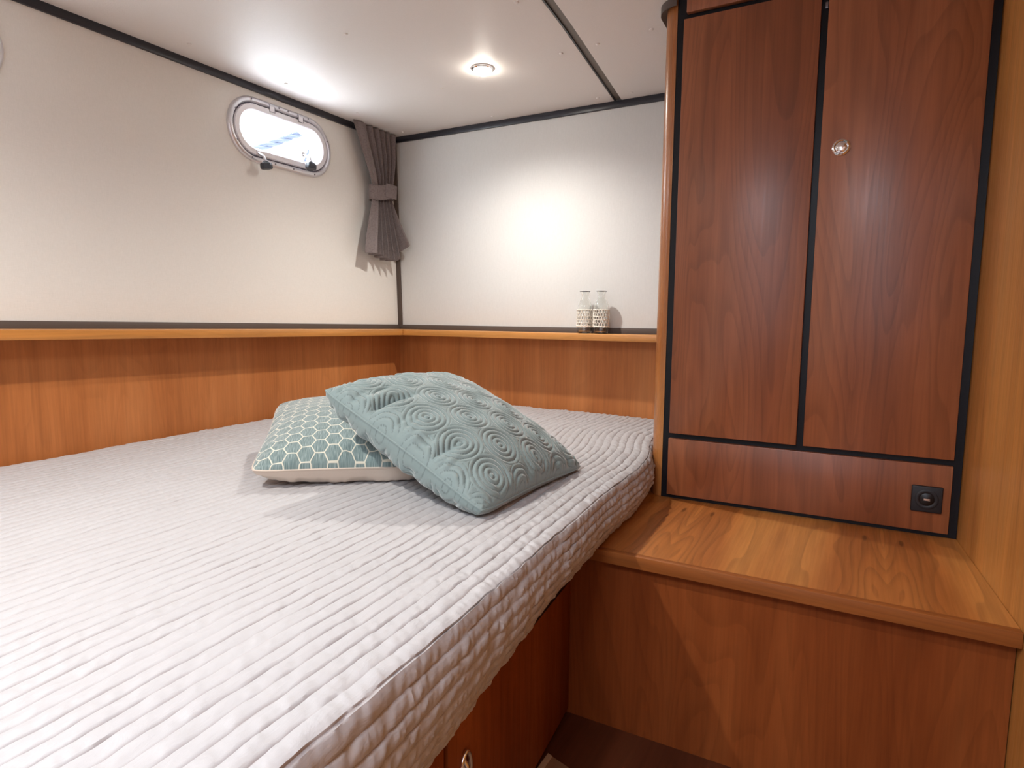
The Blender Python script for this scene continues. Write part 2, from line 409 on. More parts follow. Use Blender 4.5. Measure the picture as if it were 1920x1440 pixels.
# rear wall with an open doorway, and the right side wall
rw = empty('wall_rear', (-.8, -1.1, Z0), kind='structure')
box('wall_section', -2.0, -.33, -1.13, -1.1, .30, 2.12, M['wall'], rw)
box('wall_section', .36, .75, -1.13, -1.1, .30, 2.12, M['wall'], rw)
box('wall_section', -.33, .36, -1.13, -1.1, 2.02, 2.12, M['wall'], rw)
for a_, b_, c_, d_, e_, g_ in ((-.36, -.33, -2.2, -1.13, .30, 2.12), (.36, .39, -2.2, -1.13, .30, 2.12), (-.36, .39, -2.23, -2.2, .30, 2.12), (-.36, .39, -2.2, -1.13, 2.08, 2.12), (-.36, .39, -2.2, -1.13, .28, .318)):  # unseen box added behind the doorway to keep the sky's light out
    box('sky_block_panel', a_, b_, c_, d_, e_, g_, M['panel'], rw)
xs = lambda y: .232+.077*(1.74-y)
w_ = prism('wall_right', [(xs(2.4), 2.4, .30), (xs(-1.1), -1.1, .30), (xs(-1.1)+.03, -1.1, .30), (xs(2.4)+.03, 2.4, .30)], M['side'], thick=(0, 0, 1.82)); w_['kind'] = 'structure'

# dark trims
def strip(name, pts, sec, mat, bevel=.002):
    """rectangular section swept between two points; sec = list of 4 offsets"""
    bm = bmesh.new(); P = [Vector(pts[0])+Vector(s) for s in sec]+[Vector(pts[1])+Vector(s) for s in sec]
    vs, fs = add_hexa(bm, P)
    if bevel: bmesh.ops.bevel(bm, geom=list(bm.edges), offset=bevel, segments=2, profile=.5, affect='EDGES')
    o = finish(name, bm_mesh(bm), mat); o['kind'] = 'structure'; return o
strip('trim_2', [(wx(2.06)-.01, -1.1, 2.062), (wx(2.06)-.01, YB, 2.062)], [(0, 0, -.026), (.020, 0, -.026), (.020, 0, .0), (0, 0, .0)], M['blacktrim'])
strip('trim_3', [(XL-.03, YB+.004, 2.0615), (.2, YB+.004, 2.0615)], [(0, 0, -.026), (0, -.014, -.026), (0, -.014, 0), (0, 0, 0)], M['blacktrim'])
strip('trim_4', [(XL-.001, YB, 1.19), (wx(2.04), YB, 2.04)], [(-.004, .004, 0), (.022, .004, 0), (.022, -.009, 0), (-.004, -.009, 0)], M['basetrim'])
strip('trim_5', [(XL-.004, -1.1, 1.183+sheer(-1.1)), (XL-.004, YB, 1.183)], [(0, 0, 0), (.016, 0, 0), (.012, 0, .024), (0, 0, .024)], M['basetrim'])
strip('trim_6', [(XL, YB+.003, 1.183), (-.505, YB+.003, 1.185)], [(0, 0, 0), (0, -.015, 0), (0, -.012, .024), (0, 0, .024)], M['basetrim'])

# wooden ledges
SD = .105
sl = empty('wall_ledge', (XL+.05, .6, 1.18), 'long light cherry ledge along the left hull wall beneath the porthole', 'shelf')
def ledge(parent, A, B, A2, B2, th, mat, zoff=0):
    bm = bmesh.new()
    add_hexa(bm, [A, B, B2, A2]+[tuple(Vector(p)+Vector((0, 0, th))) for p in (A, B, B2, A2)])
    bmesh.ops.bevel(bm, geom=list(bm.edges), offset=.0025, segments=2, profile=.5, affect='EDGES')
    return bm_mesh(bm)
za, zb_ = 1.1605+sheer(-1.1), 1.1605
finish('ledge_board', ledge(sl, (XL, -1.1, za), (XL, YB, zb_), (XL+SD-.012, -1.1, za), (XL+SD-.012, YB-SD+.012, zb_), .026, None), M['edge_y'], sl)
finish('front_lipping', ledge(sl, (XL+SD-.012, -1.1, za), (XL+SD-.012, YB-SD+.012, zb_), (XL+SD, -1.1, za), (XL+SD, YB-SD, zb_), .026, None), M['edge_y'], sl)
sb = empty('wall_ledge', (-1.1, YB-.05, 1.18), 'light cherry ledge along the back wall carrying two small glass bottles', 'shelf')
finish('ledge_board', ledge(sb, (XL, YB, zb_), (-.50, YB, zb_), (XL+SD-.012, YB-SD+.012, zb_), (-.50, YB-SD+.012, zb_), .026, None), M['edge_x'], sb)
finish('front_lipping', ledge(sb, (XL+SD-.012, YB-SD+.012, zb_), (-.50, YB-SD+.012, zb_), (XL+SD, YB-SD, zb_), (-.50, YB-SD, zb_), .026, None), M['edge_x'], sb)

# ------------------------------------------------------------------ portholes
def stadium_loft(prof, M4, L=PL, n=16, closed=True):
    """prof: list of (r, w); lofted around a stadium path"""
    bm = bmesh.new(); rings = []
    for r, wv in prof: rings.append([bm.verts.new(M4 @ Vector((wv, a, b))) for a, b in stadium(r, L, n)])
    m = len(rings); N = len(rings[0])
    for i in range(m if closed else m-1):
        A, B = rings[i], rings[(i+1) % m]
        for k in range(N): bm.faces.new((A[k], A[(k+1) % N], B[(k+1) % N], B[k]))
    return bm
lean = math.atan(.03/.86)
def porthole(n, py, pz, label, knobs=True):
    base = (wx(pz), py, pz)
    M4 = Matrix.Translation(base) @ Matrix.Rotation(-lean, 4, 'Y')
    w = empty('window_%d' % n, base, kind='structure'); w['label'] = label
    fl = finish('outer_flange', bm_mesh(stadium_loft([(.0935, -.004), (PR, -.004), (PR, .003), (PR-.004, .009), (PR-.009, .0115), (.0985, .0115), (.096, .009), (.0935, .003)], M4)), M['alu'], w)
    finish('gasket', bm_mesh(stadium_loft([(.088, -.012), (.0945, -.012), (.0945, .002), (.088, .002)], M4)), M['gasket'], w)
    fr = finish('opening_frame', bm_mesh(stadium_loft([(.060, -.016), (.0895, -.016), (.0895, .007), (.087, .0105), (.070, .0105), (.065, .006), (.061, -.002)], M4)), M['whitealu'], w)
    finish('reveal', bm_mesh(stadium_loft([(.078, -.075), (.080, -.075), (.093, -.012), (.090, -.012)], M4)), M['whitealu'], w)
    bm = bmesh.new(); a = [bm.verts.new(M4 @ Vector((-.008, y, z))) for y, z in stadium(.063)]; b = [bm.verts.new(M4 @ Vector((-.013, y, z))) for y, z in stadium(.063)]
    bm.faces.new(a); bm.faces.new(b[::-1])
    finish('pane', bm_mesh(bm), M['pane'], w, smooth=False)
    for (a, b) in [(-.140, .102), (-.208, .052), (-.208, -.052), (-.150, -.100), (-.050, -.104), (.035, -.104), (.140, -.1035), (-.02, .1035), (.022, .1035), (.12, .1035), (.215, .04)]:
        bm = bmesh.new(); add_lathe(bm, [(.0032, 0), (.0032, .0015), (.0022, .0024), (0, .0026)], M4 @ Matrix.Translation((.0108, a, b)) @ Matrix.Rotation(math.pi/2, 4, 'Y'), 12)
        finish('screw', bm_mesh(bm), M['steel'], fl)
    for a in (-.052, .082):
        bm = bmesh.new(); add_box(bm, .0095, .0125, a-.011, a+.011, .080, .101, .001, 1, M4)
        h = finish('hinge', bm_mesh(bm), M['whitealu'], w)
        bm = bmesh.new()
        add_box(bm, .0122, .0132, a-.0125, a-.0105, .079, .104, 0, 1, M4); add_box(bm, .0122, .0132, a-.0105, a+.0125, .079, .0805, 0, 1, M4)
        add_box(bm, .0122, .0132, a-.017, a-.0105, .1025, .1045, 0, 1, M4); add_box(bm, .0122, .0132, a+.011, a+.0122, .0805, .101, 0, 1, M4)
        finish('hinge_outline', bm_mesh(bm), M['steel'], h)  # dark strips outlining the hinge plate
    if knobs:
        for (a, b, dx, tilt) in [(-.125, -.128, .050, .15), (.085, -.086, .050, -.1)]:
            K = M4 @ Matrix.Translation((dx, a, b)) @ Matrix.Rotation(tilt, 4, 'X')
            bm = bmesh.new()
            sg = 12; prof = [(0, -.014), (.017, -.014), (.0195, -.010), (.0195, .002), (.017, .007), (.011, .010), (.008, .014), (0, .014)]
            rings = []
            for r, z in prof:
                if r == 0: rings.append([bm.verts.new(K @ Vector((0, 0, z)))]); continue
                rings.append([bm.verts.new(K @ Vector((r*(1+.09*math.cos(6*q*2*math.pi/48))*math.cos(2*math.pi*q/48), r*(1+.09*math.cos(6*q*2*math.pi/48))*math.sin(2*math.pi*q/48), z))) for q in range(48)])
            for A, B in zip(rings[:-1], rings[1:]):
                for q in range(48):
                    q2 = (q+1) % 48
                    if len(A) == 1: bm.faces.new((A[0], B[q], B[q2]))
                    elif len(B) == 1: bm.faces.new((A[q], A[q2], B[0]))
                    else: bm.faces.new((A[q], A[q2], B[q2], B[q]))
            kb = finish('clamp_knob', bm_mesh(bm), M['knob'], w)
            bm = bmesh.new()
            add_tube(bm, [K @ Vector((0, 0, .012)), K @ Vector((-.006, 0, .030)), M4 @ Vector((.010, a+.002, b+.048))], .0045, 10)
            add_box(bm, .006, .014, a-.006, a+.010, b+.038, b+.056, .001, 1, M4)
            finish('knob_stud', bm_mesh(bm), M['alu'], kb)
    return w
porthole(1, *PORTS[0], 'oval aluminium porthole high on the left wall beside the curtain')
porthole(2, *PORTS[1], 'oval aluminium porthole at the left edge of the frame')

# ropes of the boat outside, seen through the pane
def rope(name, a, b, r, label, sag=.02):
    bm = bmesh.new(); a, b = Vector(a), Vector(b); n = 60
    for ph in (0, 2*math.pi/3, 4*math.pi/3):
        d = (b-a); e1 = d.cross(Vector((0, 0, 1))).normalized(); e2 = d.cross(e1).normalized(); pts = []
        for i in range(n+1):
            t_ = i/n; an = ph+t_*d.length/(r*5)*2*math.pi/2
            pts.append(a+d*t_+Vector((0, 0, -sag*math.sin(math.pi*t_)))+r*.5*(math.cos(an)*e1+math.sin(an)*e2))
        add_tube(bm, pts, r*.55, 7)
    return tag(finish(name, bm_mesh(bm), M['rope']), label, 'rope')

# ------------------------------------------------------------------ curtain
cur = empty('curtain', (-1.86, 2.16, 1.515), 'taupe grey gathered curtain tied back in the corner beside the porthole', 'curtain')
nt, ns = 110, 240
T = np.linspace(0, 1, nt)[None, :]; Sx = np.linspace(0, 1, ns)[:, None]
kz = [0, .22, .42, .50, .58, .75, 1.0]
yl = np.interp(T, kz, [2.028, 2.075, 2.118, 2.128, 2.118, 2.080, 2.036])
yr = np.interp(T, kz, [2.300, 2.285, 2.262, 2.250, 2.256, 2.278, 2.308])
amp = np.interp(T, kz, [.011, .015, .013, .008, .014, .022, .032])
xc = np.interp(T, kz, [-1.885, -1.878, -1.872, -1.872, -1.870, -1.862, -1.850])
def smooth1(a, k=9):
    p = np.pad(a, ((0, 0), (k, k)), mode='edge'); c_ = np.ones(2*k+1)/(2*k+1); return np.convolve(p[0], c_, 'valid')[None, :]
yl, yr, amp, xc = smooth1(yl, 5), smooth1(yr, 5), smooth1(amp, 5), smooth1(xc, 5)
# first pleat wide and flat, the rest narrow
ph = np.interp(Sx, [0, .27, .36, 1], [.12, .46, 1.05, 5.6])
ph = ph+.12*vnoise(Sx*6+T*.6, T*1.4, 3)
fold = np.sin(2*np.pi*ph); fold = np.sign(fold)*np.abs(fold)**.8
x = xc+amp*fold+.25*amp*np.cos(4*np.pi*ph+1.0)+.002*vnoise(Sx*20, T*8, 5)
y = yl+(yr-yl)*Sx+amp*.28*np.cos(2*np.pi*ph)*np.minimum(1, Sx*8)*np.minimum(1, (1-Sx)*8)
z = 2.056-(2.056-1.512)*T+np.where(T > .55, (T-.55)/.45, 0)*(.055*sstep(.75, 1, Sx)-.018*sstep(.3, .6, Sx)*(1-sstep(.8, 1, Sx)))+0*Sx
x = np.maximum(x, -1.925+.0*x); x = x+(sstep(.85, 1, Sx))*sstep(.6, 1, T)*.02
cl = finish('cloth', grid_mesh('cloth', np.stack([x+0*T, y, z], -1)), M['curtain'], cur)
m_ = cl.modifiers.new('thickness', 'SOLIDIFY'); m_.thickness = .0022
# tie band, a flattened ring with a buttoned tab
na, nz_ = 80, 8
A_ = np.linspace(0, 2*np.pi, na, endpoint=False)[:, None]; Z_ = np.linspace(-1, 1, nz_)[None, :]
bx = -1.872+.030*np.cos(A_)*(1+.05*np.sin(5*A_))+0*Z_; by = 2.190+.074*np.sin(A_)+0*Z_; bz = 1.786+.032*Z_+.010*np.sin(A_)+.003*np.sin(3*A_)
bd = finish('tie_band', grid_mesh('tie_band', np.stack([bx, by, bz], -1), closed_u=True), M['curtain'], cur)
m_ = bd.modifiers.new('thickness', 'SOLIDIFY'); m_.thickness = .003
bm = bmesh.new(); add_box(bm, -.003, .003, -.034, .034, -.030, .030, .0028, 3, Matrix.Translation((-1.8345, 2.207, 1.792)) @ Matrix.Rotation(math.radians(-6), 4, 'X') @ Matrix.Rotation(math.radians(-14), 4, 'Z'))
tabm = bm_mesh(bm)
for v in tabm.vertices:
    if v.co.y < 2.195 and abs(v.co.z-1.79) > .018: v.co.y += .010
finish('tie_tab', tabm, M['curtain'], bd)

# ------------------------------------------------------------------ downlights
def downlight(x, y, label, power, col=(1, .965, .91)):
    z = zc(x, y)
    d = empty('ceiling_downlight', (x, y, z), label, 'ceiling light', None)
    bm = bmesh.new(); add_lathe(bm, [(.028, 0.002), (.038, .002), (.038, -.003), (.034, -.006), (.029, -.006), (.027, -.002)], Matrix.Translation((x, y, z)), 40, True)
    finish('trim_ring', bm_mesh(bm), M['chrome'], d)
    bm = bmesh.new(); add_lathe(bm, [(.030, -.001), (.030, -.010), (.026, -.015), (.018, -.019), (.008, -.021), (0, -.0215)], Matrix.Translation((x, y, z)), 32)
    finish('lens', bm_mesh(bm), M['lens'], d)
    l = lamp('SPOT', 'downlight_glow', (x, y, z-.030), power, col, spot_size=math.radians(155), spot_blend=1.0, shadow_soft_size=.016)
    return d
downlight(-1.147, 1.86, 'small round lit downlight in the ceiling above the bed by the back wall', 20)
downlight(-1.07, .22, 'second round downlight in the ceiling above the near half of the bed', 30)

# ------------------------------------------------------------------ wardrobe
WY = 1.74
wd = empty('wardrobe', (-.12, 1.98, .74), 'tall built-in cherry wardrobe with two black-edged doors standing on the counter', 'wardrobe')
prism('carcass', [(-.466, WY, .741), (xs(WY)-.001, WY, .741), (xs(2.30)-.001, 2.30, .741), (-.466, 2.30, .741)], M['black'], wd, thick=(0, 0, 1.359))
box('side_panel', -.504, -.462, 1.79, 2.225, .741, 2.10, M['door'], wd)
# quarter-round corner post
bm = bmesh.new(); pr_ = [(-.466, WY-.002)]+[(-.466-.038*math.sin(a), 1.778-.038*math.cos(a)-.0) for a in np.linspace(0, math.pi/2, 14)]+[(-.504, 1.80), (-.466, 1.80)]
a = [bm.verts.new((x, y, .741)) for x, y in pr_]; b = [bm.verts.new((x, y, 2.10)) for x, y in pr_]
bm.faces.new(a); bm.faces.new(b[::-1])
for i in range(len(a)): bm.faces.new((a[i], b[i], b[(i+1) % len(a)], a[(i+1) % len(a)]))
finish('corner_post', bm_mesh(bm), M['post'], wd)
# crown strip following the post at the ceiling
bm = bmesh.new(); o_ = .017
outer = [(.20, WY-o_-.003)]+[(-.466-(.038+o_)*math.sin(a), 1.778-(.038+o_)*math.cos(a)) for a in np.linspace(0, math.pi/2, 14)]+[(-.504-o_, 2.33)]
inner = [(.20, WY-.001)]+[(-.466-.036*math.sin(a), 1.778-.036*math.cos(a)) for a in np.linspace(0, math.pi/2, 14)]+[(-.502, 2.33)]
def zz(p, lo): return zc(*p)-(.022 if lo else -.004)
n = len(outer)
ol = [bm.verts.new((*p, zz(p, 1))) for p in outer]; ou = [bm.verts.new((*p, zz(p, 0))) for p in outer]
il = [bm.verts.new((*p, zz(p, 1)+.010)) for p in inner]; iu = [bm.verts.new((*p, zz(p, 0))) for p in inner]
for i in range(n-1):
    bm.faces.new((ol[i], ol[i+1], ou[i+1], ou[i])); bm.faces.new((il[i], iu[i], iu[i+1], il[i+1])); bm.faces.new((ol[i], il[i], il[i+1], ol[i+1])); bm.faces.new((ou[i], ou[i+1], iu[i+1], iu[i]))
bm.faces.new((ol[0], ou[0], iu[0], il[0])); bm.faces.new((ol[-1], il[-1], iu[-1], ou[-1]))
# only the left return shows a dark crown; the front is flush
bmesh.ops.delete(bm, geom=[v for v in bm.verts if v.co.x > -.40], context='VERTS')
finish('crown_strip', bm_mesh(bm), M['basetrim'], wd)
TH = .017
d1 = box('door', -.4455, -.1205, WY-TH, WY-.001, .929, 2.026, M['door'], wd, .0016)
d2 = box('door', -.1045, .2125, WY-TH, WY-.001, .929, 2.026, M['door2'], wd, .0016)
box('header_panel', -.4395, .2125, WY-TH, WY-.001, 2.041, 2.10, M['door'], wd, .0016)
lp = box('lower_panel', -.4465, .2125, WY-TH, WY-.001, .7535, .9145, M['door2'], wd, .0016)
box('door_catch', -.113, -.106, WY-.006, WY, 1.985, 2.000, M['steel'], wd, .001)
# round push lock on the right-hand door
K = Matrix.Translation((-.06, WY-TH, 1.657)) @ Matrix.Rotation(math.pi/2, 4, 'X')
bm = bmesh.new(); add_lathe(bm, [(.0135, -.001), (.0195, -.001), (.0198, .0015), (.018, .004), (.0155, .005), (.0138, .0035)], K, 40, True)
finish('lock_ring', bm_mesh(bm), M['chrome'], d2)
bm = bmesh.new(); add_lathe(bm, [(.0136, .0), (.0130, .0022), (.0120, .0030), (0, .0056)], K, 32)
finish('push_button', bm_mesh(bm), M['chrome'], d2)
# usb socket on the lower panel
bm = bmesh.new(); add_box(bm, .1345, .1965, WY-TH-.008, WY-TH+.0005, .8015, .8635, .0025, 3); finish('socket_plate', bm_mesh(bm), M['plastic'], lp)
K = Matrix.Translation((.1655, WY-TH-.008, .8325)) @ Matrix.Rotation(math.pi/2, 4, 'X')
bm = bmesh.new(); add_lathe(bm, [(.0145, .0), (.0235, .0), (.0235, .0008), (.0220, .0016), (.0165, .0016), (.0150, .0006)], K, 40, True); finish('socket_ring', bm_mesh(bm), M['plastic'], lp)
bm = bmesh.new(); add_lathe(bm, [(.0150, .0002), (.0140, .0009), (0, .0009)], K, 40); finish('socket_face', bm_mesh(bm), M['plastic_deep'], lp)
bm = bmesh.new(); add_box(bm, .1590, .1720, WY-TH-.0100, WY-TH-.0088, .8320, .8345, .0004, 1); add_box(bm, .1590, .1720, WY-TH-.0096, WY-TH-.0088, .8300, .8312, .0002, 1)
finish('usb_port', bm_mesh(bm), M['chrome'], lp)

# ------------------------------------------------------------------ counter beneath it
ct = empty('counter', (-.1, 1.5, Z0), 'low cherry counter with solid wood nosing between the bed and right wall', 'counter')
CT = .7405
prism('counter_top', [(-.60, 1.275, CT-.026), (xs(1.275)-.001, 1.275, CT-.026), (xs(2.3)-.001, 2.3, CT-.026), (-.60, 2.3, CT-.026)], M['top'], ct, 0, (0, 0, .026))
prism('nosing', [(-.60, 1.257, CT-.027), (xs(1.257)-.001, 1.257, CT-.027), (xs(1.275)-.001, 1.275, CT-.027), (-.60, 1.275, CT-.027)], M['nosing'], ct, .001, (0, 0, .0275))
box('front_panel', -.56, .2655, 1.283, 1.300, Z0, CT-.026, M['cabinet'], ct)

# ------------------------------------------------------------------ bed base
bb = empty('bed_base', (-1.2, 1.2, Z0), 'built-in cherry bed base with locker doors and black top rail', 'bed')
bp = lambda y: -.546+.10*(1.28-y)
def slab(name, y0, y1, z0, z1, o0, o1, mat, bevel=0, parent=bb):
    return prism(name, [(bp(y0)+o0, y0, z0), (bp(y0)+o1, y0, z0), (bp(y1)+o1, y1, z0), (bp(y1)+o0, y1, z0)], mat, parent, bevel, (0, 0, z1-z0))
slab('side_frame', .10, 1.282, Z0+.0, .655, -.03, -.012, M['black'])
slab('top_rail', .10, 1.255, .650, .712, -.022, .004, M['black'], .001)
slab('side_panel', .702, 1.282, Z0+.012, .648, -.012, 0, M['cabinet'], .001)
dr = slab('locker_door', .12, .690, Z0+.012, .648, -.012, 0, M['cabinet'], .001)
prism('base_platform', [(-1.885, .10, .66), (bp(.1)-.03, .10, .66), (bp(1.25)-.03, 1.25, .66), (-.63, 1.25, .66), (-.63, 2.33, .66), (-1.885, 2.33, .66)], M['cabinet'], bb, 0, (0, 0, .083))
box('end_panel', -1.885, bp(.1)-.03, .10, .118, Z0, .66, M['cabinet'], bb)
# chrome oval pull on the door near the bottom of the picture
yh, zh = .752, .552
pth = []
for k in range(40):
    a = 2*math.pi*k/40; pth.append((bp(yh)+.004, yh-.0+.013*math.cos(a), zh+.030*math.sin(a)))
hd_ = bmesh.new(); add_tube(hd_, pth, .0035, 10, closed=True)
sp_ = [c for c in bb.children if c.name.startswith('side_panel')][0]
finish('flush_pull', bm_mesh(hd_), M['chrome'], sp_)
hd_ = bmesh.new(); add_tube(hd_, [(bp(yh)+.003, yh-.006, zh+.022), (bp(yh)+.010, yh-.006, zh+.012), (bp(yh)+.011, yh-.006, zh-.010), (bp(yh)+.003, yh-.006, zh-.022)], .0035, 10)
add_lathe(hd_, [(0, .001), (.011, .001)], Matrix.Translation((bp(yh), yh, zh)) @ Matrix.Rotation(math.pi/2, 4, 'Y'), 24)
finish('pull_lever', bm_mesh(hd_), M['chrome'], sp_)

# ------------------------------------------------------------------ mattress and quilted bedspread
xr_ = lambda y: np.interp(y, [.05, .46, .75, 1.05, 1.29, 1.50, 1.63, 1.71, 1.80, 1.90, 2.40], [-.385, -.411, -.432, -.450, -.466, -.469, -.481, -.495, -.520, -.548, -.555])
zbot = lambda y: np.interp(y, [.05, .30, .56, .71, .96, 1.2, 2.4], [.655, .672, .694, .713, .738, .7455, .7455])
mt = bmesh.new(); yy = [.13, .5, 1.0, 1.4, 1.75, 1.9, 2.31]
low = [mt.verts.new((-1.86, .13, .746))]+[mt.verts.new((float(xr_(q))-.030, q, .746)) for q in yy]+[mt.verts.new((-1.86, 2.31, .746))]
up = [mt.verts.new((v.co.x, v.co.y, .845)) for v in low]
mt.faces.new(low); mt.faces.new(up[::-1])
for i in range(len(low)): mt.faces.new((low[i], up[i], up[(i+1) % len(low)], low[(i+1) % len(low)]))
tag(finish('mattress', bm_mesh(mt), M['cream'], origin=(-1.2, 1.2, .746)), 'thick mattress lying under the pale quilted bedspread', 'mattress')

SP = .0235
ny = 560; ys = np.linspace(.10, 2.325, ny)
du = SP/10
n_top = int(1.50/du); n_side = 74
U = np.concatenate([np.arange(-n_top, 0)*du, np.arange(0, n_side+1)*du])          # arc distance from the crease seam
Ug, Yg = np.meshgrid(U, ys, indexing='ij')
xr = xr_(Yg); k9 = np.ones(41)/41
xr1 = np.convolve(np.pad(xr[0], 20, mode='edge'), k9, 'valid'); xr = np.broadcast_to(xr1, xr.shape)
zb1 = np.convolve(np.pad(zbot(ys), 20, mode='edge'), k9, 'valid'); zb2 = np.broadcast_to(zb1, xr.shape)
xr = xr+.0016*vnoise(Yg*38, Yg*0, 51)+.0012*vnoise(Yg*11, Yg*0, 52)
xL = -1.872
side_len = (.872-zb2)
s = Ug/(n_side*du)
top = Ug <= 0
# top: squeeze so that the left boundary sits at the wall panelling
wtop = xr-xL; ut = np.clip(-Ug, 0, 1.50)
xt = xr-ut; inside = xt >= xL
xt = np.maximum(xt, xL)
over = np.maximum((xr-ut) < xL, False)*(xL-(xr-ut))
zt = .872-.006*np.exp(-ut/.02)-np.minimum(over, .10)
# soft rounding at the foot/head and along the wall
zt = zt-.020*np.exp(-np.maximum(xt-xL, 0)/.020)-.018*np.exp(-(2.325-Yg)/.018)-.03*np.exp(-(Yg-.10)/.02)
zt = zt+.0035*vnoise(xt*3.1, Yg*2.7, 11)+.0016*vnoise(xt*9, Yg*8, 12)
ss = np.clip(s, 0, 1)
xsd = xr+.0125*np.sin(np.pi*np.clip(ss, 0, 1))*1.1-.012*ss**3+.004*vnoise(Yg*9, ss*2, 17)*ss
zsd = .866-(.866-zb2)*ss
xx = np.where(top, xt, xsd); zz_ = np.where(top, zt, zsd)
# stitched channels
phx = Ug/SP+.045*vnoise(Yg*4.5, np.floor(Ug/SP+.5)*.73, 21)*(np.abs(Ug) > SP*.4)
f = phx-np.floor(phx); dist = np.minimum(f, 1-f)                                   # 0 at a seam, .5 mid channel
prof = np.clip(dist*2, 0, 1)**.38
chan = np.floor(phx)
puck = vnoise(Yg/.0125+.9*vnoise(Yg*9, chan*3.7, 6)+chan*13.7+f*1.1, chan*1.0+f*.9, 31)*.6+vnoise(Yg/.030+chan*5.3+f*.5, chan+.5*f, 32)*.6
puck2 = vnoise(Yg/.007+chan*3.1+f*.8, chan+f*1.6, 33)*.35
hump = (f*(1-f)*4)
edge = np.exp(-(Ug/(SP*1.6))**2)
sidef = 1-np.where(top, np.exp(Ug/.03)*0+1, 0)*(1-np.exp(np.minimum(Ug, 0)/.06))
far = sstep(.9, 1.5, Yg)
cr = vnoise(Yg/.0060+1.3*vnoise(Yg*11, chan*2.7, 7)+chan*7.7+f*(.8+.9*vnoise(Yg*5, chan, 8)), chan*1.0+f*.5, 35)
tuft = np.abs(np.sin(np.pi*(Yg/.0165+chan*.5+.35*vnoise(Yg*14, chan*1.9, 41)+.5*(f-.5))))**.6
h = .0024*prof+(.0004+.0013*far)*tuft*hump+(.0013+.0010*far)*(puck+puck2)*(.35+.65*hump)+.0025*sidef*np.abs(cr)**.8*(.5+.5*hump)+.0012*sidef*puck
h = h-.0012*np.exp(-(dist/.04)**2)-np.where(np.abs(Ug) < SP*.06, .0008, 0)
# normals
nx = np.where(top, 0, 1.0); nzv = np.where(top, 1.0, .1)
bl = np.exp(-np.abs(Ug)/.010); nx = nx*(1-bl)+bl*.7; nzv = nzv*(1-bl)+bl*.7
xx = xx+nx*h; zz_ = zz_+nzv*h
# far end tucks against the wardrobe corner and the back wall
stitch = np.clip(1-dist/.055, 0, 1)*.75
me = grid_mesh('bedspread', np.stack([xx, Yg, zz_], -1), attrs={'stitch': stitch})
tag(finish('bedspread', me, M['spread'], origin=(-1.2, 1.2, .70)), 'pale pinkish-white channel-quilted bedspread covering the whole bed', 'bedspread')

